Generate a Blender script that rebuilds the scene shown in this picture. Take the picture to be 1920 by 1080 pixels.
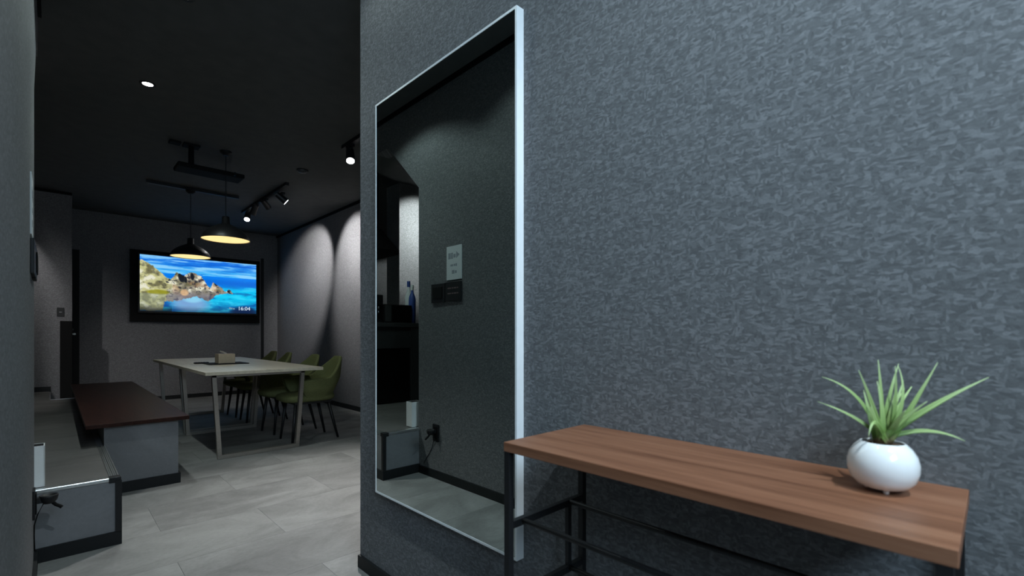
import bpy, bmesh, math, random
from mathutils import Vector, Matrix, noise
random.seed(7)
for o in list(bpy.data.objects): bpy.data.objects.remove(o)
S = bpy.context.scene
COL = S.collection
R = math.radians

# ------------------------------------------------------------------ camera
TH = R(44.258); F_PX = 882.76
cam_d = bpy.data.cameras.new('camera'); cam = bpy.data.objects.new('camera', cam_d); COL.objects.link(cam)
cam.location = (0, 0, 1.0); cam.rotation_euler = (R(90), 0, -TH)
cam_d.sensor_width = 36; cam_d.lens = F_PX / 1920 * 36
cam_d.shift_y = (626.3 - 540) / 1920
cam_d.clip_start = 0.01
cam_d.dof.use_dof = True; cam_d.dof.focus_distance = 3.6; cam_d.dof.aperture_fstop = 4.5
S.camera = cam
CR = Vector((math.cos(TH), -math.sin(TH), 0)); CF = Vector((math.sin(TH), math.cos(TH), 0)); UP = Vector((0, 0, 1))

# ------------------------------------------------------------------ world, exposure
W = bpy.data.worlds.new('world'); S.world = W; W.use_nodes = True
bg = W.node_tree.nodes['Background']
bg.inputs[0].default_value = (0.64, 0.82, 1.0, 1); bg.inputs[1].default_value = 27.0
S.view_settings.view_transform = 'Standard'; S.view_settings.look = 'None'
S.view_settings.exposure = 0.0; S.view_settings.gamma = 1.0
S.view_settings.use_curve_mapping = False
# the sky enters by the entry window only: guide the sampling there
pl = bpy.data.lights.new('window_daylight_portal', 'AREA'); pl.shape = 'RECTANGLE'; pl.size = 1.15; pl.size_y = .95
pl.cycles.is_portal = True
po = bpy.data.objects.new('window_daylight_portal', pl); COL.objects.link(po)
po.location = (-.3, -1.22, 2.17); po.rotation_euler = (R(90), 0, 0)

# ------------------------------------------------------------------ helpers
def srgb(r, g, b):
    f = lambda c: (c / 255 / 12.92) if c / 255 <= .04045 else ((c / 255 + .055) / 1.055) ** 2.4
    return (f(r), f(g), f(b), 1)

def new_mat(name):
    m = bpy.data.materials.new(name); m.use_nodes = True
    nt = m.node_tree; b = nt.nodes['Principled BSDF']
    return m, nt, b

def mat(name, col, rough=.5, metal=0, spec=.5, emit=None, es=0, coat=0, var=.06, vscale=40):
    m, nt, b = new_mat(name)
    col = tuple(col[:3]) + (1,)
    N = nt.nodes; L = nt.links
    if var:
        tc = N.new('ShaderNodeTexCoord'); nz = N.new('ShaderNodeTexNoise'); nz.inputs['Scale'].default_value = vscale
        nz.inputs['Detail'].default_value = 4
        L.new(tc.outputs['Object'], nz.inputs['Vector'])
        rp = N.new('ShaderNodeValToRGB')
        rp.color_ramp.elements[0].position = .3; rp.color_ramp.elements[1].position = .7
        rp.color_ramp.elements[0].color = tuple(c * (1 - var) for c in col[:3]) + (1,)
        rp.color_ramp.elements[1].color = tuple(min(1, c * (1 + var)) for c in col[:3]) + (1,)
        L.new(nz.outputs['Fac'], rp.inputs[0]); L.new(rp.outputs[0], b.inputs['Base Color'])
    else:
        b.inputs['Base Color'].default_value = col
    b.inputs['Roughness'].default_value = rough; b.inputs['Metallic'].default_value = metal
    b.inputs['Specular IOR Level'].default_value = spec; b.inputs['Coat Weight'].default_value = coat
    if emit:
        b.inputs['Emission Color'].default_value = tuple(emit[:3]) + (1,); b.inputs['Emission Strength'].default_value = es
    return m

def wallpaper(name, dark, light, bump=.5):
    """woven wall covering: short light and dark dashes, some lying, some standing"""
    m, nt, b = new_mat(name); N = nt.nodes; L = nt.links
    tc = N.new('ShaderNodeTexCoord')
    sx = N.new('ShaderNodeSeparateXYZ'); L.new(tc.outputs['Object'], sx.inputs[0])
    ad = N.new('ShaderNodeMath'); ad.operation = 'ADD'; L.new(sx.outputs[0], ad.inputs[0]); L.new(sx.outputs[1], ad.inputs[1])
    cb = N.new('ShaderNodeCombineXYZ'); L.new(ad.outputs[0], cb.inputs[0]); L.new(sx.outputs[2], cb.inputs[1])
    def mapped(sc, loc):
        mp = N.new('ShaderNodeMapping'); mp.inputs['Scale'].default_value = sc; mp.inputs['Location'].default_value = (loc, loc, 0)
        L.new(cb.outputs[0], mp.inputs[0]); return mp.outputs[0]
    def nz(sc, det=2, loc=0):
        n = N.new('ShaderNodeTexNoise'); n.inputs['Scale'].default_value = 1; n.inputs['Detail'].default_value = det
        L.new(mapped(sc, loc), n.inputs['Vector']); return n.outputs['Fac']
    def dash(sc, loc):
        v = N.new('ShaderNodeTexVoronoi'); v.voronoi_dimensions = '2D'; v.feature = 'SMOOTH_F1'; v.inputs['Scale'].default_value = 1; v.inputs['Smoothness'].default_value = .25
        L.new(mapped(sc, loc), v.inputs['Vector'])
        sp = N.new('ShaderNodeSeparateColor'); L.new(v.outputs['Color'], sp.inputs[0]); return sp.outputs[0]
    h = dash((100, 235, 1), 0); v = dash((235, 110, 1), 3); k = nz((50, 62, 1), 1, 7); big = nz((60, 75, 1), 2, 11); fine = nz((330, 330, 1), 2, 5)
    st = N.new('ShaderNodeMapRange'); st.inputs[1].default_value = .5; st.inputs[2].default_value = .58; L.new(k, st.inputs[0])
    mx = N.new('ShaderNodeMix'); mx.data_type = 'FLOAT'
    L.new(st.outputs[0], mx.inputs[0]); L.new(h, mx.inputs[2]); L.new(v, mx.inputs[3])
    a1 = N.new('ShaderNodeMath'); a1.operation = 'MULTIPLY_ADD'; a1.inputs[1].default_value = .40; L.new(big, a1.inputs[0])
    a0 = N.new('ShaderNodeMath'); a0.operation = 'MULTIPLY'; a0.inputs[1].default_value = .60; L.new(mx.outputs[0], a0.inputs[0]); L.new(a0.outputs[0], a1.inputs[2])
    a2 = N.new('ShaderNodeMath'); a2.operation = 'MULTIPLY_ADD'; a2.inputs[1].default_value = .25; L.new(fine, a2.inputs[0]); L.new(a1.outputs[0], a2.inputs[2])
    rp = N.new('ShaderNodeValToRGB'); e = rp.color_ramp.elements
    e[0].position = .28; e[0].color = dark; e[1].position = .98; e[1].color = light
    md = e.new(.66); md.color = tuple(.62 * a + .38 * c for a, c in zip(dark, light))
    L.new(a2.outputs[0], rp.inputs[0]); L.new(rp.outputs[0], b.inputs['Base Color'])
    bp = N.new('ShaderNodeBump'); bp.inputs['Strength'].default_value = bump; bp.inputs['Distance'].default_value = .004
    L.new(a2.outputs[0], bp.inputs['Height']); L.new(bp.outputs[0], b.inputs['Normal'])
    b.inputs['Roughness'].default_value = .8; b.inputs['Specular IOR Level'].default_value = .25
    return m

def stone(name, c0, c1, c2, rough=.58, sc=(1.9, 3.0, 3)):
    m, nt, b = new_mat(name); N = nt.nodes; L = nt.links
    tc = N.new('ShaderNodeTexCoord'); ge = N.new('ShaderNodeNewGeometry'); oi = N.new('ShaderNodeObjectInfo')
    ro = N.new('ShaderNodeMath'); ro.operation = 'MULTIPLY'; ro.inputs[1].default_value = 37; L.new(oi.outputs['Random'], ro.inputs[0])
    va = N.new('ShaderNodeVectorMath'); va.operation = 'ADD'; L.new(ge.outputs['Position'], va.inputs[0])
    cb = N.new('ShaderNodeCombineXYZ'); L.new(ro.outputs[0], cb.inputs[2]); L.new(cb.outputs[0], va.inputs[1])
    mp = N.new('ShaderNodeMapping'); mp.inputs['Scale'].default_value = sc; L.new(va.outputs[0], mp.inputs[0])
    n1 = N.new('ShaderNodeTexNoise'); n1.inputs['Scale'].default_value = 1.2; n1.inputs['Detail'].default_value = 9; n1.inputs['Roughness'].default_value = .62
    n1.inputs['Distortion'].default_value = .6
    L.new(mp.outputs[0], n1.inputs['Vector'])
    n2 = N.new('ShaderNodeTexNoise'); n2.inputs['Scale'].default_value = 28; n2.inputs['Detail'].default_value = 5; L.new(mp.outputs[0], n2.inputs['Vector'])
    ma = N.new('ShaderNodeMath'); ma.operation = 'MULTIPLY_ADD'; ma.inputs[1].default_value = .22; L.new(n2.outputs['Fac'], ma.inputs[0]); L.new(n1.outputs['Fac'], ma.inputs[2])
    mb = N.new('ShaderNodeMath'); mb.operation = 'MULTIPLY_ADD'; mb.inputs[1].default_value = .04; L.new(oi.outputs['Random'], mb.inputs[0]); L.new(ma.outputs[0], mb.inputs[2])
    rp = N.new('ShaderNodeValToRGB'); e = rp.color_ramp.elements
    e[0].position = .42; e[0].color = c0; e[1].position = .86; e[1].color = c2
    x = e.new(.64); x.color = c1
    L.new(mb.outputs[0], rp.inputs[0]); L.new(rp.outputs[0], b.inputs['Base Color'])
    b.inputs['Roughness'].default_value = rough
    bp = N.new('ShaderNodeBump'); bp.inputs['Strength'].default_value = .12; bp.inputs['Distance'].default_value = .003
    L.new(n2.outputs['Fac'], bp.inputs['Height']); L.new(bp.outputs[0], b.inputs['Normal'])
    return m

def wood(name, c0, c1, c2, axis='Y', rough=.45, spec=.4, dens=1.0):
    m, nt, b = new_mat(name); N = nt.nodes; L = nt.links
    tc = N.new('ShaderNodeTexCoord')
    mp = N.new('ShaderNodeMapping'); s = {'Y': (42, 2.2, 42), 'X': (2.2, 42, 42)}[axis]
    mp.inputs['Scale'].default_value = tuple(k * dens for k in s); L.new(tc.outputs['Object'], mp.inputs[0])
    n1 = N.new('ShaderNodeTexNoise'); n1.inputs['Scale'].default_value = 1; n1.inputs['Detail'].default_value = 6; n1.inputs['Distortion'].default_value = .35
    L.new(mp.outputs[0], n1.inputs['Vector'])
    n2 = N.new('ShaderNodeTexNoise'); n2.inputs['Scale'].default_value = 5; n2.inputs['Detail'].default_value = 3; L.new(mp.outputs[0], n2.inputs['Vector'])
    ma = N.new('ShaderNodeMath'); ma.operation = 'MULTIPLY_ADD'; ma.inputs[1].default_value = .25; L.new(n2.outputs['Fac'], ma.inputs[0]); L.new(n1.outputs['Fac'], ma.inputs[2])
    rp = N.new('ShaderNodeValToRGB'); e = rp.color_ramp.elements
    e[0].position = .4; e[0].color = c0; e[1].position = .86; e[1].color = c2; x = e.new(.62); x.color = c1
    L.new(ma.outputs[0], rp.inputs[0]); L.new(rp.outputs[0], b.inputs['Base Color'])
    b.inputs['Roughness'].default_value = rough; b.inputs['Specular IOR Level'].default_value = spec
    return m

M = {}
M['paper'] = wallpaper('grey woven wallpaper', (.100, .103, .107, 1), (.215, .221, .230, 1), .15)
M['paper_room'] = wallpaper('charcoal woven wallpaper', (.10, .10, .105, 1), (.20, .20, .208, 1), .3)
M['ceiling'] = mat('black ceiling paint', (.075, .077, .076), .85, var=.1, vscale=9)
M['floor'] = stone('grey stone tile', (.105, .105, .102, 1), (.175, .175, .17, 1), (.26, .26, .252, 1))
M['floor_dark'] = stone('dark grey platform tile', (.055, .053, .049, 1), (.085, .083, .078, 1), (.125, .122, .115, 1))
M['joint'] = mat('tile joint', (.10, .10, .10), .9)
M['cladding'] = stone('slate grey cladding', (.135, .137, .143, 1), (.168, .170, .178, 1), (.21, .213, .222, 1), .6, (2.2, 2.2, 2.2))
M['skirt'] = mat('black skirting', (.009, .010, .011), .55, spec=.25)
M['black_metal'] = mat('black powder coated steel', (.010, .010, .011), .45)
M['black_plastic'] = mat('black plastic', (.010, .010, .011), .5, spec=.3)
M['matt_black'] = mat('matt black', (.005, .005, .005), .75, spec=.15)
M['white_frame'] = mat('white lacquered frame', (.82, .84, .85), .35, var=.02)
M['white_box'] = mat('white plastic', (.84, .85, .84), .45, var=.02)
M['aluminium'] = mat('brushed aluminium', (.70, .72, .72), .32, 1, var=.05, vscale=90)
M['champagne'] = mat('satin champagne metal', (.40, .37, .33), .36, .85, var=.05, vscale=60)
M['walnut'] = wood('walnut board', (.152, .060, .030, 1), (.24, .103, .055, 1), (.315, .150, .086, 1))
M['oak'] = wood('pale ash board', (.54, .475, .365, 1), (.63, .555, .43, 1), (.70, .63, .50, 1), 'Y', .4)
M['mahogany'] = wood('dark red brown board', (.018, .006, .004, 1), (.030, .010, .0065, 1), (.044, .0155, .010, 1), 'Y', .4, .15)
M['olive'] = mat('olive fabric', (.155, .165, .068), .9, spec=.2, var=.15, vscale=120)
M['ceramic'] = mat('white glazed ceramic', (.90, .91, .91), .12, coat=.3, var=0)
M['soil'] = mat('brown bark mulch', (.16, .09, .05), .95, var=.5, vscale=260)
M['card'] = mat('tan box board', (.50, .40, .29), .7, var=.05)
M['tissue'] = mat('white tissue', (.8, .8, .78), .9, var=.03)
M['paper_white'] = mat('white paper notice', (.62, .66, .67), .6, var=.02)
M['ink'] = mat('grey printing ink', (.30, .33, .36), .8, var=0)
M['red_ink'] = mat('dim red print', (.16, .11, .11), .8, var=0)
M['led'] = mat('white lamp lens', (.9, .9, .9), .3, emit=(1, 1, 1), es=14, var=0)
M['warm'] = mat('warm lamp diffuser', (.9, .8, .6), .5, emit=(1.0, .74, .31), es=1.15, var=0)
M['fridge'] = mat('gloss black front', (.006, .006, .006), .25, var=0)
M['blue'] = mat('blue bottle plastic', (.05, .10, .35), .35)
M['chrome'] = mat('chrome', (.8, .8, .8), .15, 1, var=0)
M['grey_panel'] = mat('dark grey laminate', (.045, .047, .048), .5)
M['door'] = mat('black door', (.008, .008, .008), .6, spec=.2)

def mirror_mat():
    m, nt, b = new_mat('mirror silvering')
    b.inputs['Base Color'].default_value = (.56, .64, .63, 1); b.inputs['Metallic'].default_value = 1; b.inputs['Roughness'].default_value = 0.0
    return m
M['mirror'] = mirror_mat()

def pane_mat():
    m = bpy.data.materials.new('clear window glass'); m.use_nodes = True; nt = m.node_tree; N = nt.nodes
    N.remove(N['Principled BSDF']); out = N['Material Output']
    a = N.new('ShaderNodeBsdfTransparent'); a.inputs[0].default_value = (.92, .96, .97, 1)
    g = N.new('ShaderNodeBsdfGlossy'); g.inputs['Roughness'].default_value = .02
    x = N.new('ShaderNodeMixShader'); x.inputs[0].default_value = .05
    nt.links.new(a.outputs[0], x.inputs[1]); nt.links.new(g.outputs[0], x.inputs[2]); nt.links.new(x.outputs[0], out.inputs[0])
    return m
M['glass'] = pane_mat()

def leaf_mat():
    m, nt, b = new_mat('air plant leaf'); N = nt.nodes; L = nt.links
    at = N.new('ShaderNodeAttribute'); at.attribute_name = 'along'
    rp = N.new('ShaderNodeValToRGB'); e = rp.color_ramp.elements
    e[0].position = 0; e[0].color = srgb(120, 98, 78); e[1].position = 1; e[1].color = srgb(178, 198, 142)
    x = e.new(.18); x.color = srgb(104, 136, 62); y = e.new(.6); y.color = srgb(156, 182, 112)
    L.new(at.outputs['Fac'], rp.inputs[0]); L.new(rp.outputs[0], b.inputs['Base Color'])
    b.inputs['Roughness'].default_value = .55
    return m
M['leaf'] = leaf_mat()

class MB:
    def __init__(s): s.bm = bmesh.new()
    def box(s, x0, y0, z0, x1, y1, z1, bev=0):
        mtx = Matrix.Translation(((x0 + x1) / 2, (y0 + y1) / 2, (z0 + z1) / 2)) @ Matrix.Diagonal((abs(x1 - x0), abs(y1 - y0), abs(z1 - z0), 1))
        r = bmesh.ops.create_cube(s.bm, size=1, matrix=mtx)
        if bev:
            ed = list({e for v in r['verts'] for e in v.link_edges})
            bmesh.ops.bevel(s.bm, geom=ed, offset=bev, segments=2, affect='EDGES', profile=.5)
        return s
    def bar(s, a, b, w, h=None, up=(0, 0, 1)):
        """square tube from a to b"""
        a = Vector(a); b = Vector(b); h = h or w; d = (b - a); ln = d.length; d.normalize()
        u = Vector(up)
        if abs(d.dot(u)) > .98: u = Vector((0, 1, 0))
        x = d.cross(u).normalized(); y = x.cross(d).normalized()
        mt = Matrix((x, y, d)).transposed().to_4x4(); mt.translation = (a + b) / 2
        bmesh.ops.create_cube(s.bm, size=1, matrix=mt @ Matrix.Diagonal((w, h, ln, 1)))
        return s
    def cyl(s, a, b, r0, r1=None, seg=20, caps=True):
        a = Vector(a); b = Vector(b); r1 = r0 if r1 is None else r1
        d = b - a; q = d.to_track_quat('Z', 'Y').to_matrix().to_4x4(); q.translation = (a + b) / 2
        bmesh.ops.create_cone(s.bm, cap_ends=caps, segments=seg, radius1=r0, radius2=r1, depth=d.length, matrix=q)
        return s
    def lathe(s, prof, c=(0, 0, 0), seg=40):
        c = Vector(c); rings = []
        for r, z in prof:
            if r < 1e-6: rings.append([s.bm.verts.new(c + Vector((0, 0, z)))])
            else: rings.append([s.bm.verts.new(c + Vector((r * math.cos(2 * math.pi * k / seg), r * math.sin(2 * math.pi * k / seg), z))) for k in range(seg)])
        for A, B in zip(rings, rings[1:]):
            for k in range(seg):
                k2 = (k + 1) % seg
                if len(A) == 1 and len(B) == 1: continue
                if len(A) == 1: s.bm.faces.new((A[0], B[k2], B[k]))
                elif len(B) == 1: s.bm.faces.new((A[k], A[k2], B[0]))
                else: s.bm.faces.new((A[k], A[k2], B[k2], B[k]))
        return s
    def prism(s, pts, axis, t0, t1):
        """polygon pts extruded along axis 'X' (pts are y,z), 'Y' (x,z) or 'Z' (x,y)"""
        f = {'X': lambda p, t: (t, p[0], p[1]), 'Y': lambda p, t: (p[0], t, p[1]), 'Z': lambda p, t: (p[0], p[1], t)}[axis]
        A = [s.bm.verts.new(f(p, t0)) for p in pts]; B = [s.bm.verts.new(f(p, t1)) for p in pts]
        s.bm.faces.new(A); s.bm.faces.new(B[::-1])
        for k in range(len(pts)):
            k2 = (k + 1) % len(pts); s.bm.faces.new((A[k], B[k], B[k2], A[k2]))
        return s
    def tube(s, pts, r, seg=8):
        pts = [Vector(p) for p in pts]; rings = []
        for i, p in enumerate(pts):
            d = (pts[min(i + 1, len(pts) - 1)] - pts[max(i - 1, 0)]).normalized()
            u = Vector((0, 0, 1)) if abs(d.z) < .9 else Vector((1, 0, 0))
            x = d.cross(u).normalized(); y = d.cross(x)
            rr = r[i] if isinstance(r, (list, tuple)) else r
            rings.append([s.bm.verts.new(p + x * rr * math.cos(2 * math.pi * k / seg) + y * rr * math.sin(2 * math.pi * k / seg)) for k in range(seg)])
        for A, B in zip(rings, rings[1:]):
            for k in range(seg): s.bm.faces.new((A[k], A[(k + 1) % seg], B[(k + 1) % seg], B[k]))
        s.bm.faces.new(rings[0][::-1]); s.bm.faces.new(rings[-1])
        return s
    def build(s, name, m, parent=None, smooth=False, local=False, origin=None, label=None):
        bmesh.ops.recalc_face_normals(s.bm, faces=s.bm.faces)
        off = Vector((0, 0, 0))
        if parent is not None and not local:
            p = parent
            while p is not None: off += p.location; p = p.parent
        elif parent is None:
            if origin is None:
                vs = [v.co for v in s.bm.verts]
                off = Vector(((min(v.x for v in vs) + max(v.x for v in vs)) / 2, (min(v.y for v in vs) + max(v.y for v in vs)) / 2, min(v.z for v in vs)))
            else: off = Vector(origin)
        for v in s.bm.verts: v.co -= off
        me = bpy.data.meshes.new(name); s.bm.to_mesh(me); s.bm.free()
        if smooth:
            for p in me.polygons: p.use_smooth = True
        me.materials.append(M[m] if isinstance(m, str) else m)
        o = bpy.data.objects.new(name, me); COL.objects.link(o)
        if parent is not None: o.parent = parent
        else: o.location = off
        if label: o['label'] = label
        return o

def sharp(o, ang=35):
    me = o.data
    for p in me.polygons: p.use_smooth = True
    me.set_sharp_from_angle(angle=R(ang)); return o

def tag(o, label, cat, group=None):
    o['label'] = label; o['category'] = cat
    if group: o['group'] = group
    return o
def thing(name, label, cat, loc=(0, 0, 0), group=None):
    o = bpy.data.objects.new(name, None); COL.objects.link(o); o.location = loc; o.empty_display_size = .05
    return tag(o, label, cat, group)
def struct(o): o['kind'] = 'structure'; return o
def dup(root, loc, label, rotz=0):
    r = root.copy(); COL.objects.link(r); r.location = loc; r.rotation_euler = (0, 0, rotz); r['label'] = label
    for ch in list(root.children):
        c = ch.copy(); COL.objects.link(c); c.parent = r
        for g in ch.children:
            d = g.copy(); COL.objects.link(d); d.parent = c
    return r
def spot(name, loc, target, energy, half, blend, color=(1, 1, 1), radius=.03, parent=None):
    l = bpy.data.lights.new(name, 'SPOT'); l.energy = energy; l.spot_size = R(half * 2); l.spot_blend = blend
    l.color = color; l.shadow_soft_size = radius
    o = bpy.data.objects.new(name, l); COL.objects.link(o)
    d = Vector(target) - Vector(loc)
    o.rotation_euler = d.to_track_quat('-Z', 'Y').to_euler()
    if parent is not None:
        off = Vector((0, 0, 0)); p = parent
        while p is not None: off += p.location; p = p.parent
        o.parent = parent; o.location = Vector(loc) - off
    else: o.location = loc
    return o

# ------------------------------------------------------------------ the setting
H = 2.72                    # ceiling
XR, XL = .9484, -.0597      # corridor walls
YE = 1.91                   # where the right corridor wall ends
XS, YB, YP = 2.83, 8.83, 7.87
PX, PY, PZ = .2229, 2.921, .3153

fl = struct(MB().box(-3.4, -1.2, -.12, 2.95, 8.95, -.006).build('floor', 'joint'))
TW, TL = .45, .90
tile_me = {}
def tiles(parent, x0, x1, y0, y1, ztop, skip=None, thick=.006, m='floor'):
    j = 0; y = y0
    base = parent.location
    while y < y1 - .02:
        ye = min(y + TW, y1); x = x0 - (TL / 2 if j % 2 else 0)
        while x < x1 - .02:
            xa, xb = max(x, x0), min(x + TL, x1)
            if xb - xa > .02 and not (skip and skip((xa + xb) / 2, (y + ye) / 2)):
                w, d = round(xb - xa, 4), round(ye - y, 4)
                k = (w, d, m)
                if k not in tile_me:
                    g = .0006
                    t = MB().box(-w / 2 + g, -d / 2 + g, 0, w / 2 - g, d / 2 - g, thick).build('floor_tile', m, origin=(0, 0, 0))
                    tile_me[k] = t.data; bpy.data.objects.remove(t)
                t = bpy.data.objects.new('floor_tile', tile_me[k]); COL.objects.link(t); t.parent = parent
                t.location = Vector(((xa + xb) / 2, (y + ye) / 2, ztop - thick)) - base
            x += TL
        y += TW; j += 1
tiles(fl, -.96, XS, -1.1, 8.83, 0, skip=lambda x, y: (x + .45 < PX and PY < y - .2 and y < 6.6) or (x > XR + .55 and y < 1.65) or (x < -.5 and y > .5))

struct(MB().box(-3.4, -1.2, H, 2.95, 8.95, H + .1).build('ceiling', 'ceiling'))
struct(MB().box(XR, -1.2, 0, XR + .15, YE, H).build('wall_right', 'paper', origin=(XR, 0, 0)))
struct(MB().box(XR + .15, YE - .12, 0, 2.95, YE, H).build('wall_front', 'paper_room'))
struct(MB().box(XS, YE, 0, 2.95, YB + .12, H).build('wall_side', 'paper_room', origin=(XS, 0, 0)))
struct(MB().box(-3.4, YB, 0, XS, YB + .12, H).build('wall_back', 'paper_room', origin=(0, YB, 0)))
struct(MB().box(-3.3, YP, 0, .165, YP + .1, H).build('wall_platform', 'paper_room', origin=(0, YP, 0)))
struct(MB().box(-3.4, .3, 0, -3.3, YB, H).build('wall_kitchen', 'paper_room', origin=(-3.3, 0, 0)))
# left corridor wall: the passage beside it has a clipped upper corner and a lintel
struct(MB().prism([(.2, 0), (2.925, 0), (2.925, 2.066), (3.365, 2.477), (3.56, 2.477), (3.56, H), (.2, H)], 'X', XL - .12, XL).build('wall_left', 'paper', origin=(XL, 0, 0)))
struct(MB().box(-3.4, .2, 0, XL - .12, .3, H).build('wall_entry_side', 'paper', origin=(0, .2, 0)))
struct(MB().box(-1.06, -1.2, 0, -.96, .2, H).build('wall_entry', 'paper', origin=(-.96, 0, 0)))
wx0, wx1, wz0, wz1 = -.85, .25, 1.72, 2.62
struct(MB().box(-.96, -1.2, 0, XR, -1.1, wz0).box(-.96, -1.2, wz1, XR, -1.1, H).box(-.96, -1.2, wz0, wx0, -1.1, wz1).box(wx1, -1.2, wz0, XR, -1.1, wz1).build('wall_entrance', 'paper', origin=(0, -1.1, 0)))
# entry window high in the end wall, behind the camera
d2 = bpy.data.objects.new('window_1', None); COL.objects.link(d2); d2.location = (-.3, -1.15, wz0); struct(d2)
for (xa, xb, za, zb) in ((wx0, wx0 + .03, wz0, wz1), (wx1 - .03, wx1, wz0, wz1), (wx0 + .03, wx1 - .03, wz0, wz0 + .03), (wx0 + .03, wx1 - .03, wz1 - .03, wz1), (-.31, -.29, wz0 + .03, wz1 - .03)):
    MB().box(xa, -1.18, za, xb, -1.13, zb).build('window_frame', 'black_metal', d2)
for (xa, xb) in ((wx0 + .03, -.31), (-.29, wx1 - .03)):
    MB().box(xa, -1.156, wz0 + .03, xb, -1.151, wz1 - .03).build('pane', 'glass', d2)
# far dark door on the back wall
d1 = bpy.data.objects.new('door_1', None); COL.objects.link(d1); d1.location = (-.1, YB - .02, 0); struct(d1)
MB().box(-.55, YB - .03, 0, .258, YB, 2.16).build('door_leaf', 'door', d1)
hd = MB().cyl((.21, YB - .03, 1.0), (.21, YB - .075, 1.0), .012).bar((.22, YB - .075, 1.0), (.11, YB - .075, 1.0), .016).build('handle', 'champagne', d1)
MB().cyl((.185, YB - .03, 1.06), (.185, YB - .036, 1.06), .016).build('lock_rose', 'grey_panel', d1)

# skirtings and the black shadow line under the ceiling
struct(MB().box(XR - .012, -1.1, 0, XR, YE, .052).build('baseboard_right', 'skirt'))
struct(MB().box(XL, .2, 0, XL + .012, 2.90, .055).build('baseboard_left', 'skirt'))
struct(MB().box(.27, YB - .012, 0, XS, YB, .06).build('baseboard_back', 'skirt'))
struct(MB().box(XS - .012, YE, 0, XS, YB - .012, .06).build('baseboard_side', 'skirt'))
struct(MB().box(-3.3, YP - .012, PZ, -.02, YP, PZ + .06).build('baseboard_platform', 'skirt'))
struct(MB().box(XS - .02, YE, H - .03, XS, YB, H).build('trim_1', 'matt_black'))
struct(MB().box(-3.3, YP - .02, H - .03, .165, YP, H).build('trim_2', 'matt_black'))
struct(MB().box(XL, .2, H - .03, XL + .015, 3.56, H).build('trim_3', 'matt_black'))
struct(MB().box(XR - .015, -1.1, H - .03, XR, YE, H).build('trim_4', 'matt_black'))

# raised platform: slate sides, aluminium nosing, black corner guard, tiled top
pf = bpy.data.objects.new('raised_platform', None); COL.objects.link(pf); pf.location = (-1, 4, 0); struct(pf)
NY = 6.87
MB().prism([(-3.3, PY), (PX, PY), (PX, NY), (-.02, NY), (-.02, YP), (-3.3, YP)], 'Z', 0, PZ - .008).build('platform_body', 'cladding', pf)
tiles(pf, -3.29, PX - .03, PY + .03, NY - .02, PZ, m='floor_dark')
tiles(pf, -3.29, -.03, NY - .02, YP, PZ, m='floor_dark')
MB().box(-.9, PY - .012, 0, PX + .012, PY, .062).box(PX, PY, 0, PX + .012, 3.83, .062).build('baseboard', 'skirt', pf)
MB().box(-3.2, PY - .006, PZ - .014, PX - .03, PY + .03, PZ + .004, .003).build('nosing', 'aluminium', pf)
n = MB()
for k in range(5): n.box(PX - .031 + k * .0075, PY + .03, PZ - .01, PX - .0255 + k * .0075, 3.80, PZ + (.004 if k % 2 == 0 else .002))
n.build('ribbed_nosing', 'aluminium', pf)
MB().box(PX - .035, PY - .009, PZ - .02, PX + .010, PY + .032, PZ + .006, .003).box(PX - .012, PY - .012, .06, PX + .012, PY + .012, PZ - .012).build('corner_guard', 'black_plastic', pf)
MB().box(-.02, NY - .03, PZ - .02, PX, NY + .004, PZ + .003).build('rear_nosing', 'aluminium', pf)

# ------------------------------------------------------------------ wall mirror
MY0, MY1, MZ0, MZ1, DM = .9263, 1.7272, 1 - .6308, 1 + .9135, .9209
t = thing('wall_mirror', 'tall frameless-looking mirror in a slim white frame hanging on the grey wall', 'mirror', (XR, (MY0 + MY1) / 2, MZ0))
fw = .007
MB().box(DM, MY0 + fw, MZ0, XR, MY1 - fw, MZ0 + fw).build('frame_rail', 'white_frame', t)
MB().box(DM, MY0 + fw, MZ1 - fw, XR, MY1 - fw, MZ1).build('frame_rail', 'white_frame', t)
MB().box(DM, MY0, MZ0, XR, MY0 + fw, MZ1).build('frame_rail', 'white_frame', t)
MB().box(DM, MY1 - fw, MZ0, XR, MY1, MZ1).build('frame_rail', 'white_frame', t)
MB().box(DM + .001, MY0 + fw, MZ0 + fw, DM + .006, MY1 - fw, MZ1 - fw).build('mirror_glass', 'mirror', t)
t['label'] = 'tall wall mirror in a slim white frame on the grey wall'

# ------------------------------------------------------------------ console table
SX, SY0, SY1, SZ = .671, .026, .7138, .7757
XB = XR - .012
t = thing('console_table', 'narrow walnut topped console table with thin black metal frame', 'table', ((SX + XB) / 2, (SY0 + SY1) / 2, 0))
MB().box(SX, SY0, SZ - .0195, XR - .002, SY1, SZ, .0012).build('tabletop', 'walnut', t)
lw = .014
for y in (SY1 - lw / 2 - .001, SY0 + lw / 2 + .004):
    for x in (SX + lw / 2 + .001, XB - lw / 2 - .002):
        MB().box(x - lw / 2, y - lw / 2, 0, x + lw / 2, y + lw / 2, SZ - .0195).build('leg', 'black_metal', t)
    for z in (.602, .447, .13):
        MB().box(SX + lw, y - .006, z - .0075, XB - lw - .002, y + .006, z + .0075).build('side_rail', 'black_metal', t)
    MB().box(.868, y - .005, .447, .880, y + .005, .602).build('side_post', 'black_metal', t)
for z in (.604, .449, .132):
    for x in (.716, .874):
        MB().cyl((x, SY0 + .01, z), (x, SY1 - .008, z), .0055, seg=12).build('long_rail', 'black_metal', t, smooth=True)

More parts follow.
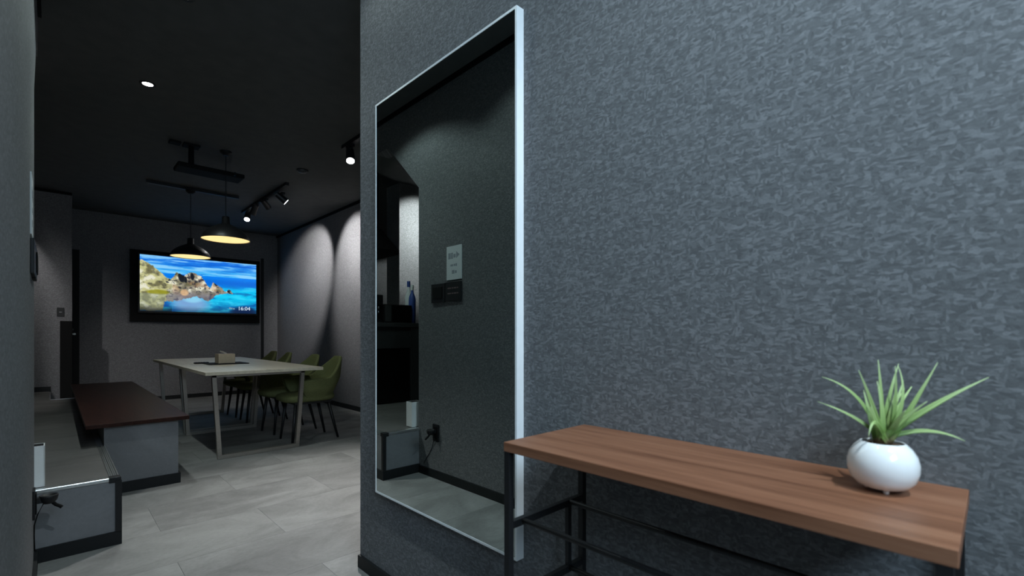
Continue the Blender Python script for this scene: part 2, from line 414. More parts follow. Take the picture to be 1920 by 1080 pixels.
# ------------------------------------------------------------------ potted plant
PC = Vector((.853, .113, SZ))
K = .674 / F_PX
t = thing('potted_plant', 'small spiky green plant in a round white pot on the console table', 'potted plant', PC)
prof = [(0, .0035), (.017, .0035), (.0305, .0085), (.0382, .018), (.0418, .031), (.0420, .042), (.0392, .053), (.0335, .0625), (.0270, .0690), (.0255, .0700), (.0245, .0692), (.0262, .0660), (.0290, .060), (.020, .056), (0, .056)]
pot = MB().lathe(prof, PC, 56).build('pot', 'ceramic', t, smooth=True)
for k in range(3):
    a = R(200 + 120 * k)
    MB().lathe([(0, 0), (.0030, .0004), (.0038, .003), (.0036, .010), (0, .011)], PC + Vector((.019 * math.cos(a), .019 * math.sin(a), 0)), 14).build('foot', 'ceramic', pot, smooth=True)
sb = MB(); sb.lathe([(0, .0655), (.008, .066), (.016, .0645), (.0228, .0645), (.0245, .060)], PC, 30)
for k in range(70):
    a = random.random() * 6.28; r = .022 * math.sqrt(random.random()); s_ = random.uniform(.0012, .0028)
    mt = Matrix.Translation(PC + Vector((r * math.cos(a), r * math.sin(a), .0655))) @ Matrix.Rotation(random.random() * 6, 4, 'Z') @ Matrix.Diagonal((s_ * 1.8, s_, s_ * .8, 1))
    bmesh.ops.create_cube(sb.bm, size=1, matrix=mt)
sb.build('bark_mulch', 'soil', t)
def leaf(base, ctrl, tip, w, fold=.25):
    """tapering channelled blade along a quadratic curve"""
    bm = MB(); n = 14; rows = []
    view = (-CF * .7 + UP * .25 - CR * .2).normalized()
    for i in range(n + 1):
        s_ = i / n
        p = base * (1 - s_) ** 2 + ctrl * 2 * s_ * (1 - s_) + tip * s_ * s_
        d = ((ctrl - base) * (1 - s_) + (tip - ctrl) * s_).normalized()
        side = d.cross(view).normalized(); nrm = side.cross(d).normalized()
        ww = w * (1 - s_) ** .75 * (.75 + .6 * s_ * (1 - s_) * 2) + .00025
        th = ww * .16 + .0003
        rows.append([bm.bm.verts.new(p + side * ww * k + nrm * (abs(k) * ww * fold)) for k in (-1, -.5, 0, .5, 1)] +
                    [bm.bm.verts.new(p + side * ww * k + nrm * (abs(k) * ww * fold - th)) for k in (.5, 0, -.5)])
    for A, B in zip(rows, rows[1:]):
        for k in range(8): bm.bm.faces.new((A[k], A[(k + 1) % 8], B[(k + 1) % 8], B[k]))
    bm.bm.faces.new(rows[0][::-1]); bm.bm.faces.new(rows[-1])
    o = bm.build('leaf', 'leaf', t, smooth=True)
    at = o.data.attributes.new('along', 'FLOAT', 'POINT')
    for i in range(n + 1):
        for k in range(8): at.data[i * 8 + k].value = i / n
    return o
def PP(u, v, dd=0):        # a point of the plant measured on its own upright plane, dd metres nearer or farther
    return PC + CR * ((u - 1650) * K) + UP * ((925 - v) * K) + CF * dd
bs = (1648, 830)
for (cu, cv, cd, tu, tv, td, w) in [
    (1628, 775, -.01, 1584, 697, -.022, .0050), (1640, 738, .02, 1566, 716, .035, .0032), (1650, 760, .0, 1650, 680, .008, .0042),
    (1668, 765, -.01, 1657, 690, -.016, .0038), (1668, 760, .01, 1700, 688, .018, .0042), (1686, 770, -.015, 1728, 683, -.022, .0048),
    (1690, 775, .015, 1722, 722, .03, .0036), (1686, 765, -.02, 1680, 692, .0, .0036), (1700, 765, -.022, 1800, 708, -.038, .0056),
    (1710, 790, .01, 1790, 757, .022, .0050), (1712, 790, -.012, 1768, 824, -.03, .0040), (1612, 760, -.02, 1596, 818, -.028, .0036),
    (1655, 790, -.02, 1663, 768, -.028, .0060), (1640, 800, .01, 1636, 740, .022, .0055), (1676, 790, .02, 1744, 742, .048, .0042),
    (1630, 790, .02, 1572, 768, .052, .0032), (1664, 796, -.01, 1700, 752, -.03, .0055), (1662, 800, .0, 1690, 728, .012, .0050),
    (1650, 790, -.006, 1642, 720, .002, .0050), (1622, 800, -.012, 1612, 745, -.012, .0045), (1700, 785, .03, 1775, 726, .055, .0038)]:
    b0 = PP(bs[0] + random.uniform(-8, 12), bs[1] + 6, random.uniform(-.006, .006))
    leaf(b0, PP(cu, cv, cd), PP(tu, tv, td), w)

# ------------------------------------------------------------------ television on the back wall
t = thing('television', 'wall mounted television showing a rocky turquoise seashore', 'television', (1.7, YB, 1.18))
MB().box(.80, YB - .05, 1.185, 2.53, YB, 2.24).build('backing_panel', 'matt_black', t)
bz = MB(); x0, x1, z0, z1 = .908, 2.464, 1.342, 2.172; yf = YB - .085
bz.box(x0 - .02, yf, z0 - .03, x1 + .02, YB - .05, z1 + .02, .004)
bz.build('bezel', 'black_plastic', t)
def lerp(a, b, s_): return tuple(x + (y - x) * s_ for x, y in zip(a, b))
def sm(a, b, x):
    k = max(0, min(1, (x - a) / (b - a))); return k * k * (3 - 2 * k)
TOP = [(0, .10), (.05, .12), (.10, .19), (.13, .25), (.17, .31), (.20, .38), (.235, .41), (.26, .36), (.285, .27), (.31, .29), (.35, .33), (.37, .30), (.40, .25), (.43, .26), (.46, .30), (.49, .31), (.52, .40), (.55, .50), (.575, .53), (.595, .41), (.615, .43), (.64, .48), (.67, .51), (.69, .56), (.71, .58), (.735, .54), (.755, .55), (.775, .61)]
BOT = [(0, 1), (.17, 1), (.19, .82), (.24, .80), (.30, .79), (.38, .74), (.46, .70), (.50, .73), (.55, .80), (.585, .74), (.62, .66), (.68, .62), (.73, .61), (.775, .61)]
def itp(T, x):
    for (a, p), (b, q) in zip(T, T[1:]):
        if a <= x <= b: return p + (q - p) * (x - a) / (b - a)
    return None
def tvcol(x, y):
    nz = lambda sx, sy, o=0, d=4: noise.fractal(Vector((x * sx + o, y * sy, o * 1.7)), .9, 2.1, d)
    hor = .30
    jag = nz(30, 18, 3) * .018
    a, b = itp(TOP, x), itp(BOT, x)
    if a is not None and a + jag < y < b + nz(20, 10, 9) * .03:
        k = nz(13, 9, 1, 6); f = nz(38, 26, 5, 5)
        wl = sm(.36, .18, x)
        c = lerp((150, 145, 128), (196, 194, 138), wl)
        c = lerp(c, (230, 228, 205), sm(.05, .5, k)); c = lerp(c, (96, 92, 62), sm(-.05, -.6, k) * .8)
        c = lerp(c, (30, 32, 48), sm(.12, .5, f) * (.85 if x > .2 else .35))
        if x > .25: c = lerp(c, (205, 150, 110), sm(.1, .5, nz(9, 9, 14)) * .35)
        # dark clefts of the two crags
        for (px, py, rx, ry) in ((.325, .36, .03, .09), (.415, .33, .018, .07), (.36, .40, .012, .06), (.62, .45, .015, .03), (.735, .58, .015, .025)):
            d = ((x - px) / rx) ** 2 + ((y - py - (x - px) * .9) / ry) ** 2
            c = lerp(c, (22, 28, 38), sm(1.2, .5, d + f * .3))
        if x > .2: c = lerp(c, (110, 108, 130), sm(.56, .72, y) * .6)
        g = sm(1.4, .5, ((x - .14) / .09) ** 2 + ((y - .655) / .045) ** 2); c = lerp(c, (140, 138, 20), g * .85)
        g = sm(1.4, .5, ((x - .35) / .035) ** 2 + ((y - .64) / .06) ** 2); c = lerp(c, (235, 190, 140), g * .8)
        if y > .68 and x < .2: c = lerp(c, (150, 160, 135), .5)
    elif y < hor + .008 * nz(3, 3):
        c = lerp((10, 105, 225), (70, 185, 250), sm(0, hor, y))
        st = nz(3.5, 26, 21, 6) + .25 * sm(.08, .2, y)
        c = lerp(c, (150, 215, 255), sm(.0, .55, st) * .85); c = lerp(c, (0, 90, 205), sm(-.1, -.5, st) * .7)
    else:
        c = lerp((0, 130, 240), (0, 105, 220), sm(hor, .42, y)); c = lerp(c, (0, 200, 245), sm(.42, .60, y)); c = lerp(c, (5, 120, 185), sm(.68, .95, y))
        k = nz(6, 14, 31, 5)
        c = lerp(c, (0, 70, 160), sm(.05, .5, k) * .75 * sm(.4, .7, y)); c = lerp(c, (60, 215, 250), sm(-.1, -.5, k) * .7)
        g = sm(1.5, .2, ((x - .40) / .17) ** 2 + ((y - .84) / .17) ** 2); c = lerp(c, (140, 175, 220), g * .85)
        g = sm(1.5, .2, ((x - .42) / .08) ** 2 + ((y - .76) / .07) ** 2); c = lerp(c, (150, 225, 250), g * .7)
        g = sm(1.2, .3, ((x - .88) / .14) ** 2 + ((y - .97) / .12) ** 2); c = lerp(c, (4, 30, 80), g * .8)
    v = 1 - .75 * sm(.86, 1.02, y) * (1 if x < .25 else .45)
    return tuple(q * v for q in c)
NX, NZ = 200, 108
bm = bmesh.new(); grid = []
for j in range(NZ + 1):
    grid.append([bm.verts.new((x0 + (x1 - x0) * i / NX, yf - .0015, z1 - (z1 - z0) * j / NZ)) for i in range(NX + 1)])
for j in range(NZ):
    for i in range(NX): bm.faces.new((grid[j][i], grid[j + 1][i], grid[j + 1][i + 1], grid[j][i + 1]))
sc = MB(); sc.bm.free(); sc.bm = bm
def screen_mat():
    m, nt, b = new_mat('television picture'); N = nt.nodes
    at = N.new('ShaderNodeAttribute'); at.attribute_name = 'picture'
    b.inputs['Base Color'].default_value = (.01, .01, .01, 1); b.inputs['Roughness'].default_value = .3
    nt.links.new(at.outputs['Color'], b.inputs['Emission Color']); b.inputs['Emission Strength'].default_value = 1.0
    return m
M['screen'] = screen_mat()
scr = sc.build('screen', 'screen', t)
ca = scr.data.color_attributes.new('picture', 'FLOAT_COLOR', 'POINT')
for j in range(NZ + 1):
    for i in range(NX + 1): ca.data[j * (NX + 1) + i].color = srgb(*tvcol(i / NX, j / NZ))
M['screen_white'] = mat('screen lettering', (0, 0, 0), .5, emit=(.75, .88, 1), es=1, var=0)
M['screen_dim'] = mat('screen dim lettering', (0, 0, 0), .5, emit=(.22, .32, .42), es=1, var=0)
def lettering(name, txt, size, loc, rot, m, parent, mirror=False):
    cu = bpy.data.curves.new('lettering', 'FONT'); cu.body = txt; cu.size = size; cu.extrude = .0004; cu.align_x = 'CENTER'; cu.align_y = 'CENTER'
    o = bpy.data.objects.new('lettering', cu); COL.objects.link(o)
    dg = bpy.context.evaluated_depsgraph_get()
    me = bpy.data.meshes.new_from_object(o.evaluated_get(dg)); bpy.data.objects.remove(o)
    q = bpy.data.objects.new(name, me); COL.objects.link(q); me.materials.clear(); me.materials.append(M[m])
    off = Vector((0, 0, 0)); p = parent
    while p is not None: off += p.location; p = p.parent
    q.parent = parent; q.location = Vector(loc) - off; q.rotation_euler = rot
    return q
lettering('clock_digits', '16:04', .085, (2.28, yf - .003, 1.42), (R(90), 0, 0), 'screen_white', scr)
dl = MB()
for k, w_ in enumerate((.025, .018, .02)): dl.box(2.06 + k * .03, yf - .003, 1.413 - k * .004, 2.06 + k * .03 + w_, yf - .002, 1.435 - k * .004)
dl.build('date_print', 'screen_dim', scr)

tag(MB().box(2.562, YB - .03, 0, 2.602, YB, 2.3).build('cable_duct', 'skirt'), 'black upright cable duct on the back wall right of the television', 'duct')

# ------------------------------------------------------------------ dining tables
def table(y0, y1, label):
    xa, xb, zt = .845, 1.764, .700
    t = thing('dining_table', label, 'table', ((xa + xb) / 2, (y0 + y1) / 2, 0), 'two dining tables pushed end to end')
    MB().box(xa, y0, zt - .026, xb, y1, zt, .002).build('tabletop', 'oak', t)
    for y in (y0 + .05, y1 - .05):
        MB().bar((.951, y, .03), (.911, y, zt - .026), .030, .034, up=(0, 1, 0)).build('leg', 'champagne', t)
        MB().bar((1.549, y, .03), (1.597, y, zt - .026), .030, .034, up=(0, 1, 0)).build('leg', 'champagne', t)
        MB().box(.936, y - .017, .002, 1.564, y + .017, .032).build('foot_bar', 'champagne', t)
        MB().box(.896, y - .017, zt - .045, 1.612, y + .017, zt - .026).build('top_bar', 'champagne', t)
    return t
table(4.275, 5.605, 'nearer pale wood dining table with metal loop legs, behind the brown bench')
table(5.62, 6.95, 'farther pale wood dining table with metal loop legs, nearest the television')

tb = tag(MB().box(1.075, 5.28, .700, 1.425, 5.60, .708, .002).build('tray', 'matt_black'), 'thin flat black tray under the tissue box on the dining table', 'tray')
t = thing('tissue_box', 'tan tissue box with a white tissue sticking out on the dining table', 'tissue box', (1.245, 5.44, .708))
MB().box(1.172, 5.365, .708, 1.318, 5.515, .800, .002).build('box', 'card', t)
ts = MB(); pts = [(-.035, .834), (-.012, .826), (.015, .814), (.03, .800)]
for sgn in (0,):
    vs0 = [ts.bm.verts.new((1.235 + a, 5.42 - .012 * math.sin(i * 2), z)) for i, (a, z) in enumerate(pts)]
    vs1 = [ts.bm.verts.new((1.240 + a, 5.46 + .010 * math.sin(i * 2 + 1), z - .006)) for i, (a, z) in enumerate(pts)]
    vs2 = [ts.bm.verts.new((1.237 + a, 5.44, z - .014)) for i, (a, z) in enumerate(pts)]
    for i in range(3):
        for A, B in ((vs0, vs1), (vs1, vs2), (vs2, vs0)): ts.bm.faces.new((A[i], B[i], B[i + 1], A[i + 1]))
    ts.bm.faces.new((vs0[0], vs1[0], vs2[0]))
ts.build('tissue', 'tissue', t)
rm = thing('remote_control', 'small black remote control left of the tissue box', 'remote control', (1.07, 5.60, .700))
MB().box(1.01, 5.58, .700, 1.135, 5.625, .716, .004).build('body', 'black_plastic', rm)
bt = MB()
for k in range(4): bt.cyl((1.03 + k * .022, 5.602, .716), (1.03 + k * .022, 5.602, .718), .005, seg=10)
bt.build('buttons', 'grey_panel', rm)

# ------------------------------------------------------------------ olive tub chairs (facing the table, -X)
def make_chair(loc, label):
    t = thing('tub_chair', label, 'chair', loc, 'olive tub chairs along the right side of the tables')
    # local: seat centre at origin, front towards -X
    sh = MB(); NU, NV = 36, 9; rows = []
    for i in range(NU + 1):
        ph = R(-112 + 224 * i / NU); c_ = math.cos(ph); a_ = abs(math.degrees(ph))
        back = sm(100, 25, a_)
        ztop = .590 + .188 * sm(76, 14, a_) ** .8 - .02 * sm(85, 112, a_)
        row = []
        for j in range(NV + 1):
            s_ = j / NV
            z = .375 + (ztop - .375) * s_
            tap = .80 + .20 * sm(0, .62, s_)                    # narrow at the seat, widest at the arms
            rx = .232 * tap + .075 * s_ * back; ry = .236 * tap - .062 * max(0, s_ - .55) / .45 * sm(62, 25, a_)
            cx = abs(c_) ** .75 * (1 if c_ > 0 else -1); sy = abs(math.sin(ph)) ** .75 * (1 if ph > 0 else -1)
            fwd = -.055 * sm(80, 112, a_) * s_                  # arm fronts lean forward
            row.append(sh.bm.verts.new((cx * rx - .01 + fwd, sy * ry, z)))
        rows.append(row)
    for A, B in zip(rows, rows[1:]):
        for j in range(NV): sh.bm.faces.new((A[j], A[j + 1], B[j + 1], B[j]))
    o = sh.build('shell', 'olive', t, smooth=True, local=True)
    sd = o.modifiers.new('thickness', 'SOLIDIFY'); sd.thickness = .03; sd.offset = -1
    sb = o.modifiers.new('soft edge', 'BEVEL'); sb.width = .012; sb.segments = 3; sb.limit_method = 'ANGLE'; sb.angle_limit = R(50)
    cu = MB(); n = 28; prof = [(0, .370), (.86, .370), (.97, .385), (1, .405), (.97, .428), (.85, .440), (0, .447)]
    for a, b in zip(prof, prof[1:]): pass
    rings = []
    for r, z in prof:
        ring = []
        for k in range(n):
            a = 2 * math.pi * k / n; cx = abs(math.cos(a)) ** .55 * math.copysign(1, math.cos(a)); sy = abs(math.sin(a)) ** .55 * math.copysign(1, math.sin(a))
            ring.append(cu.bm.verts.new((-.045 + cx * .245 * max(r, .02), sy * .195 * max(r, .02), z)))
        rings.append(ring)
    for A, B in zip(rings, rings[1:]):
        for k in range(n): cu.bm.faces.new((A[k], A[(k + 1) % n], B[(k + 1) % n], B[k]))
    cu.bm.faces.new(rings[0][::-1]); cu.bm.faces.new(rings[-1])
    cu.build('seat', 'olive', t, smooth=True, local=True)
    MB().box(-.20, -.16, .350, .14, .16, .371, .004).build('under_frame', 'black_metal', t, local=True)
    for sx_, sy_ in ((-1, -1), (-1, 1), (1, -1), (1, 1)):
        MB().cyl((-.03 + sx_ * .15, sy_ * .13, .36), (-.02 + sx_ * (.20 if sx_ < 0 else .225), sy_ * .155, 0), .017, .010, 12).build('leg', 'black_metal', t, smooth=True, local=True)
    return t
c0 = make_chair((1.775, 4.61, 0), 'olive tub chair nearest the white mirror wall')
c0['label'] = 'olive tub chair, the nearest of the row, at the near table end'
dup(c0, (1.775, 5.15, 0), 'olive tub chair, second of the row, behind the nearest one', R(4))
dup(c0, (1.775, 5.98, 0), 'olive tub chair, third of the row counted from the nearest', R(-3))
dup(c0, (1.775, 6.50, 0), 'olive tub chair, the farthest of the row, nearest the television', R(3))

# ------------------------------------------------------------------ bench
t = thing('bench', 'long dark brown topped bench on a grey plinth beside the raised platform', 'bench', (.4, 5.4, 0))
MB().box(.138, 3.80, .425, .660, 7.02, .450, .003).build('seat_board', 'mahogany', t)
MB().box(PX + .002, 3.845, 0, .604, 6.95, .425).build('plinth', 'cladding', t)
MB().box(PX + .002, 3.833, 0, .616, 3.845, .066).box(.604, 3.845, 0, .616, 6.95, .066).build('baseboard', 'skirt', t)

# ------------------------------------------------------------------ pendants
def pendant(x, y, zr, label, H=H):
    t = thing('pendant_lamp', label, 'pendant lamp', (x, y, zr), 'black pendant lamps over the tables')
    r = .20
    MB().lathe([(r, 0), (r, .006), (r * .97, .03), (r * .86, .065), (r * .66, .10), (r * .42, .128), (r * .24, .145), (.034, .155), (.032, .215), (.026, .222), (0, .224)], (0, 0, 0), 48).build('shade', 'black_metal', t, smooth=True, local=True)
    MB().lathe([(0, .006), (r - .004, .006), (r - .004, .010), (0, .010)], (0, 0, 0), 48).build('diffuser', 'warm', t, local=True)
    MB().cyl((0, 0, .22), (0, 0, H - zr - .02), .004, seg=8).build('cord', 'black_plastic', t, local=True)
    MB().lathe([(.05, H - zr), (.05, H - zr - .015), (.02, H - zr - .04), (0, H - zr - .04)], (0, 0, 0), 24).build('ceiling_cup', 'black_plastic', t, local=True)
    return t
pendant(1.157, 6.6, 1.905, 'black pendant lamp overlapping the top of the television, lower in view', H - .034)
pendant(1.165, 5.06, 1.885, 'black pendant lamp hanging above and right of the other pendant')

# ------------------------------------------------------------------ ceiling fittings
def track(name, a, b, label, grp=None):
    return tag(MB().bar(a, b, .036, .032).build(name, 'black_plastic'), label, 'track', grp)
track('lighting_track', (1.90, 3.45, H - .017), (1.90, 4.16, H - .017), 'short black lighting track at the ceiling, cut off by the mirror wall')
track('lighting_track', (1.90, 5.60, H - .017), (1.90, 7.35, H - .017), 'black lighting track carrying the cluster of spotlights beside the pendants')
track('lighting_track', (.74, 6.60, H - .017), (1.66, 6.60, H - .017), 'black lighting track running across the ceiling above the television')
def spotlight(x, y, target, label, energy, half, on=True, zl=.07, grp='black track spotlights', col=(1, .985, .97), blend=.5):
    t = thing('track_spotlight', label, 'spotlight', (x, y, H - .033), grp)
    c = Vector((x, y, H - .033 - zl)); d = (Vector(target) - c).normalized()
    MB().box(x - .017, y - .05, H - .055, x + .017, y + .05, H - .033).build('adaptor', 'black_plastic', t)
    MB().cyl((x, y, H - .05), (x, y, c.z + .02), .008, seg=10).build('stem', 'black_metal', t)
    a = c - d * .075; b = c + d * .055
    MB().cyl(a, b, .034, .041, 24, caps=True).build('can', 'black_metal', t, smooth=False)
    MB().cyl(b - d * .002, b + d * .002, .034, seg=24).build('lens', 'led' if on else 'grey_panel', t)
    if energy: spot('spot_beam', b + d * .006, target, energy, half, blend, col, .03, t)
    return t
spotlight(1.90, 4.02, (1.40, 2.75, 0), 'black spotlight at the end of the short track, next to the mirror wall', 300, 34, blend=.8, zl=.10)
spotlight(1.96, 5.95, (2.83, 5.80, 1.95), 'black spotlight hanging at the near end of the long track', 190, 40)
spotlight(1.90, 6.36, (2.83, 7.18, 1.95), 'black spotlight second on the long track, aimed at the right wall', 210, 33)
spotlight(1.88, 6.76, (1.45, 8.45, 0.2), 'black spotlight in the middle of the long track, aimed at the back wall', 58, 36, blend=.8)
spotlight(1.92, 7.2, (1.25, 5.9, .7), 'black spotlight farthest along the long track, its lit lens facing the tables', 14, 34, blend=.7)

def downlight(x, y, label, energy, core=0, half=68, col=(.84, 1, .98)):
    t = thing('downlight', label, 'downlight', (x, y, H), 'round ceiling downlights in a row')
    MB().lathe([(.030, H - .001), (.047, H - .001), (.047, H - .006), (.036, H - .007), (.030, H - .002)], (x, y, 0), 32).build('trim_ring', 'black_plastic', t, smooth=True)
    MB().lathe([(0, H - .001), (.030, H - .001), (.030, H - .004), (0, H - .004)], (x, y, 0), 32).build('lens', 'led', t)
    spot('downlight_beam', (x, y, H - .012), (x, y, 0), energy, half, .35, col, .03, t)
    if core: spot('downlight_core', (x, y, H - .012), (x, y, 0), core, 38, .7, (.97, 1, .99), .03, t)
    return t
downlight(.465, 4.064, 'round ceiling downlight shining in the dark ceiling above the bench', 38, 24)
downlight(.475, 2.869, 'round ceiling downlight over the platform edge, above the top of the picture', 25, 6)
downlight(.470, 1.674, 'round ceiling downlight over the corridor beside the mirror', 14)
downlight(.470, .479, 'round ceiling downlight over the corridor above the console table', 8)
downlight(.470, -.716, 'unseen ceiling downlight added at the entry end to brighten the right wall', 160, col=(.78, .92, 1))  # unseen lamp, added past the row's end to brighten the upper right wall

# projector under the ceiling
t = thing('ceiling_projector', 'black projector hanging from the ceiling on a short post', 'projector', (.90, 5.11, H))
MB().box(.838, 5.06, H - .018, .962, 5.16, H).build('mount_plate', 'matt_black', t)
MB().cyl((.90, 5.11, H - .015), (.90, 5.11, H - .20), .022, seg=16).build('post', 'matt_black', t, smooth=True)
MB().box(.78, 4.99, H - .240, 1.31, 5.21, H - .20, .012).build('body', 'matt_black', t)
MB().cyl((1.22, 4.99, H - .220), (1.22, 4.97, H - .220), .016, seg=20).build('lens', 'fridge', t)
tag(MB().box(.735, 5.07, H - .02, .82, 5.15, H, .004).build('cable_box', 'matt_black'), 'small flat black box on the ceiling beside the projector post', 'junction box')
t = thing('smoke_detector', 'small dark round smoke detector on the ceiling near the spotlights', 'smoke detector', (1.873, 5.074, H))
MB().lathe([(.05, H), (.05, H - .012), (.038, H - .026), (0, H - .03)], (1.873, 5.074, 0), 28).build('housing', 'grey_panel', t, smooth=True)
MB().lathe([(.058, H), (.058, H - .006), (.05, H - .006)], (1.873, 5.074, 0), 28).build('base_ring', 'matt_black', t)

# ------------------------------------------------------------------ things on the left corridor wall
t = thing('wall_notice', 'white paper notice above the black switch plates, seen in the mirror', 'notice', (XL, 2.50, 1.361))
MB().box(XL, 2.419, 1.361, XL + .004, 2.581, 1.585).build('sheet', 'paper_white', t)
pr = MB(); xx = XL + .004
pr.prism([(2.475, 1.545), (2.475, 1.500), (2.440, 1.522)], 'X', xx, xx + .0006)
for (ya, yb, za, zb) in ((2.482, 2.505, 1.506, 1.530), (2.512, 2.530, 1.500, 1.540), (2.535, 2.562, 1.500, 1.540), (2.468, 2.482, 1.448, 1.466), (2.486, 2.502, 1.450, 1.464), (2.508, 2.538, 1.450, 1.463), (2.47, 2.49, 1.402, 1.420), (2.495, 2.522, 1.400, 1.424)):
    pr.box(xx, ya, za, xx + .0006, yb, zb)
pr.build('print', 'ink', t)['kind'] = 'stuff'
t = thing('switch_plate', 'black wall plate with two lines of dim print below the notice', 'switch plate', (XL, 2.503, 1.219), 'black wall plates under the notice')
MB().box(XL, 2.419, 1.219, XL + .011, 2.587, 1.347, .002).build('plate', 'black_plastic', t)
pr = MB()
for z in (1.305, 1.270):
    for k, (ya, yb) in enumerate(((2.445, 2.458), (2.464, 2.492), (2.497, 2.515), (2.522, 2.560))): pr.box(XL + .011, ya, z - .004, XL + .0116, yb, z + .004)
pr.build('print', 'red_ink', t)['kind'] = 'stuff'
t = thing('switch_plate', 'plain black wall plate left of the printed plate in the mirror', 'switch plate', (XL, 2.675, 1.216), 'black wall plates under the notice')
MB().box(XL, 2.595, 1.216, XL + .012, 2.752, 1.345, .002).build('plate', 'black_plastic', t)
MB().box(XL + .012, 2.62, 1.24, XL + .016, 2.727, 1.322, .002).build('rocker', 'matt_black', t)

OY = 2.705
t = thing('wall_outlet', 'black wall outlet low on the left wall beside the platform', 'outlet', (XL, OY, .26))
MB().box(XL, OY - .036, .258, XL + .008, OY + .036, .374, .002).build('plate', 'black_plastic', t)
MB().box(XL + .008, OY - .02, .275, XL + .012, OY + .02, .357, .001).build('socket', 'matt_black', t)
t = thing('power_adapter', 'round black power adapter plugged into the low wall outlet, its cable hanging', 'power adapter', (XL + .012, OY, .33))
c = Vector((XL + .012, OY, .326))
ad = MB().lathe([(0, -.020), (.016, -.018), (.026, -.006), (.029, .010), (.029, .016), (.025, .017), (.022, .010), (0, .008)], c + Vector((.035, 0, 0)), 28).build('body', 'black_plastic', t, smooth=True)
MB().box(c.x, OY - .014, .315, c.x + .02, OY + .014, .338).build('plug_neck', 'black_plastic', t)
MB().tube([c + Vector((.045, 0, -.015)), c + Vector((.055, .004, -.03)), c + Vector((.068, .006, -.040)), c + Vector((.074, .004, -.046))], .0065, 10).build('clip', 'matt_black', t, smooth=True)
MB().tube([c + Vector((.020, 0, -.015)), c + Vector((.002, .012, -.06)), c + Vector((-.008, .04, -.11)), c + Vector((-.009, .075, -.16)), c + Vector((-.009, .11, -.20)), c + Vector((-.009, .15, -.25))], .0022, 8).build('cable', 'matt_black', t, smooth=True)

t = thing('white_bin', 'slim open-topped white box standing at the platform edge by the left wall', 'box', (-.075, 3.0, PZ))
bx_ = MB(); xa, xb, ya, yb, za, zb = -.115, -.027, 2.965, 3.04, PZ + .004, .502; w_ = .004
bx_.box(xa, ya, za, xb, ya + w_, zb).box(xa, yb - w_, za, xb, yb, zb).box(xa, ya, za, xa + w_, yb, zb).box(xb - w_, ya, za, xb, yb, zb).box(xa, ya, za, xb, yb, za + w_)
bx_.build('shell', 'white_box', t)
MB().box(xa + w_, ya + w_, za + w_, xb - w_, yb - w_, zb - .001).build('shade_fill', 'matt_black', t)  # solid black fill standing in for the shaded inside of the open box

# ------------------------------------------------------------------ far left: platform end wall
t = thing('wall_switch', 'small black wall switch on the far wall above the black cabinet', 'switch', (.062, YP, 1.21))
MB().box(.030, YP - .010, 1.212, .094, YP, 1.318, .002).build('plate', 'black_plastic', t)
MB().box(.052, YP - .013, 1.262, .074, YP - .010, 1.266).build('indicator', 'white_box', t)
t = thing('slim_cabinet', 'narrow black cabinet against the far wall below the small switch', 'cabinet', (.115, YP - .1, 0))
MB().box(.058, YP - .16, .0, .165, YP, 1.155, .003).build('body', 'matt_black', t)
MB().box(.062, YP - .164, .02, .161, YP - .16, 1.145).build('door', 'matt_black', t)

# ------------------------------------------------------------------ kitchen corner seen in the mirror
KY = 4.15
t = thing('kitchen_counter', 'dark grey kitchen counter seen in the left of the mirror', 'counter', (-.8, KY + .3, PZ))
MB().box(-1.30, KY, PZ, -.765, KY + .55, 1.07).box(-.765, KY + .02, .86, -.28, KY + .55, 1.07).box(-.30, KY, PZ, -.28, KY + .55, .86).build('carcass', 'grey_panel', t)
MB().box(-1.32, KY - .015, 1.07, -.26, KY + .56, 1.112, .003).build('worktop', 'grey_panel', t)
t = thing('mini_fridge', 'black fridge built under the kitchen counter seen in the mirror', 'fridge', (-.55, KY + .27, PZ))
MB().box(-.755, KY + .03, PZ, -.31, KY + .52, .845, .004).build('body', 'fridge', t)
MB().box(-.753, KY + .005, PZ + .01, -.312, KY + .03, .843, .003).build('door', 'fridge', t)
t = thing('microwave_oven', 'black microwave oven on the kitchen counter seen in the mirror', 'microwave', (-.63, KY + .2, 1.112))
MB().box(-.80, KY + .04, 1.112, -.49, KY + .38, 1.295, .005).build('body', 'black_plastic', t)
MB().box(-.79, KY + .03, 1.125, -.57, KY + .04, 1.285).build('door', 'fridge', t)
MB().box(-.560, KY + .032, 1.125, -.500, KY + .04, 1.285).build('control_panel', 'grey_panel', t)
t = thing('coffee_maker', 'black coffee maker with a chrome spout at the mirror left edge', 'coffee maker', (-.42, KY + .2, 1.112))
MB().box(-.478, KY + .06, 1.112, -.30, KY + .36, 1.15, .004).box(-.478, KY + .2, 1.15, -.30, KY + .36, 1.33).box(-.478, KY + .04, 1.29, -.30, KY + .36, 1.385, .01).build('body', 'black_plastic', t)
MB().cyl((-.452, KY + .09, 1.29), (-.452, KY + .09, 1.245), .012, .008, 14).cyl((-.452, KY + .09, 1.245), (-.452, KY + .09, 1.20), .006, seg=12).build('spout', 'chrome', t, smooth=True)
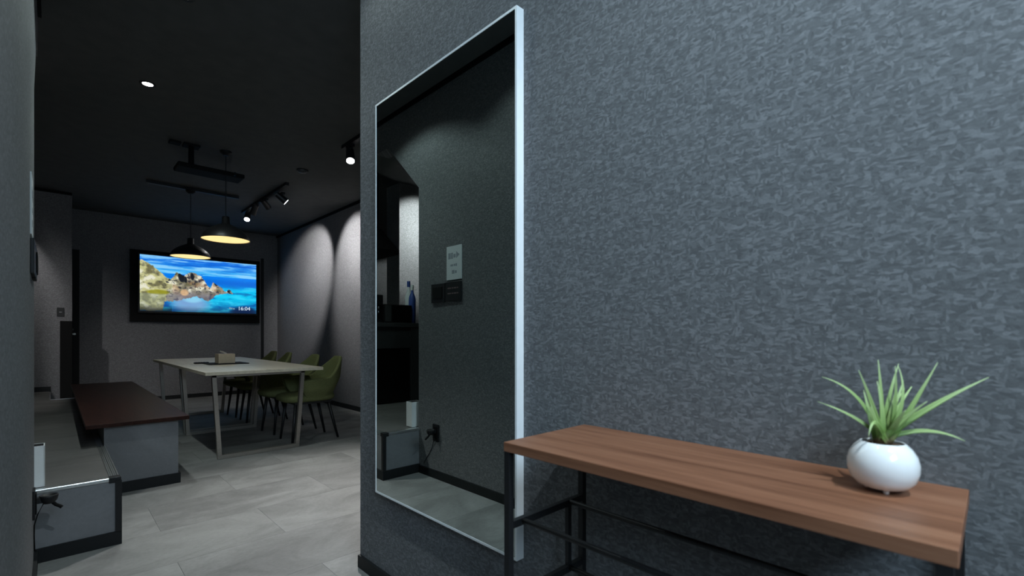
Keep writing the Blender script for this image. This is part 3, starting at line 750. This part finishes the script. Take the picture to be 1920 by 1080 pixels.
def bottle(x, y, h, r, m, cap, label):
    t = thing('bottle', label, 'bottle', (x, y, 1.112), 'bottles on the kitchen counter')
    MB().lathe([(0, 0), (r, 0), (r, h * .62), (r * .85, h * .7), (r * .4, h * .8), (r * .4, h * .86), (0, h * .86)], (0, 0, 0), 22).build('body', m, t, smooth=True, local=True)
    MB().lathe([(0, h), (r * .46, h), (r * .46, h * .86), (0, h * .86)], (0, 0, 0), 18).build('cap', cap, t, local=True)
bottle(-.842, KY + .10, .40, .036, 'blue', 'white_box', 'blue bottle beside the microwave seen in the mirror')
bottle(-.868, KY + .21, .45, .038, 'white_box', 'blue', 'white bottle with a blue cap beside the microwave seen in the mirror')
t = thing('range_hood', 'black range hood hanging over the kitchen counter seen in the mirror', 'range hood', (-.62, KY + .6, 1.83))
hb = MB(); z0_, z1_ = 1.84, 2.12
b0 = [(-.78, KY + .25), (-.28, KY + .25), (-.28, KY + .75), (-.78, KY + .75)]; b1 = [(-.66, KY + .42), (-.44, KY + .42), (-.44, KY + .62), (-.66, KY + .62)]
A = [hb.bm.verts.new((x, y, z0_)) for x, y in b0]; A2 = [hb.bm.verts.new((x, y, z0_ + .04)) for x, y in b0]; B = [hb.bm.verts.new((x, y, z1_)) for x, y in b1]
hb.bm.faces.new(A); hb.bm.faces.new(B)
for P_, Q_ in ((A, A2), (A2, B)):
    for k in range(4): hb.bm.faces.new((P_[k], P_[(k + 1) % 4], Q_[(k + 1) % 4], Q_[k]))
hb.build('canopy', 'matt_black', t)
MB().box(-.64, KY + .44, 2.11, -.46, KY + .60, H).build('chimney', 'matt_black', t)
struct(MB().box(-1.75, 4.72, PZ, -.97, 5.0, H).build('wall_pier', 'paper_room', origin=(-.97, 4.72, 0)))
spotlight(-1.20, 3.85, (-1.25, 4.72, 2.12), 'black spotlight over the kitchen, lighting the bright pier in the mirror', 260, 33, grp='kitchen spotlights')
spotlight(-.50, 7.12, (-.52, YP, 1.7), 'black spotlight lighting the far wall above the platform', 60, 30, grp='kitchen spotlights')
spotlight(-2.65, 7.05, (-2.65, YP, 1.7), 'black spotlight lighting the far kitchen wall seen in the mirror', 30, 38, grp='kitchen spotlights')
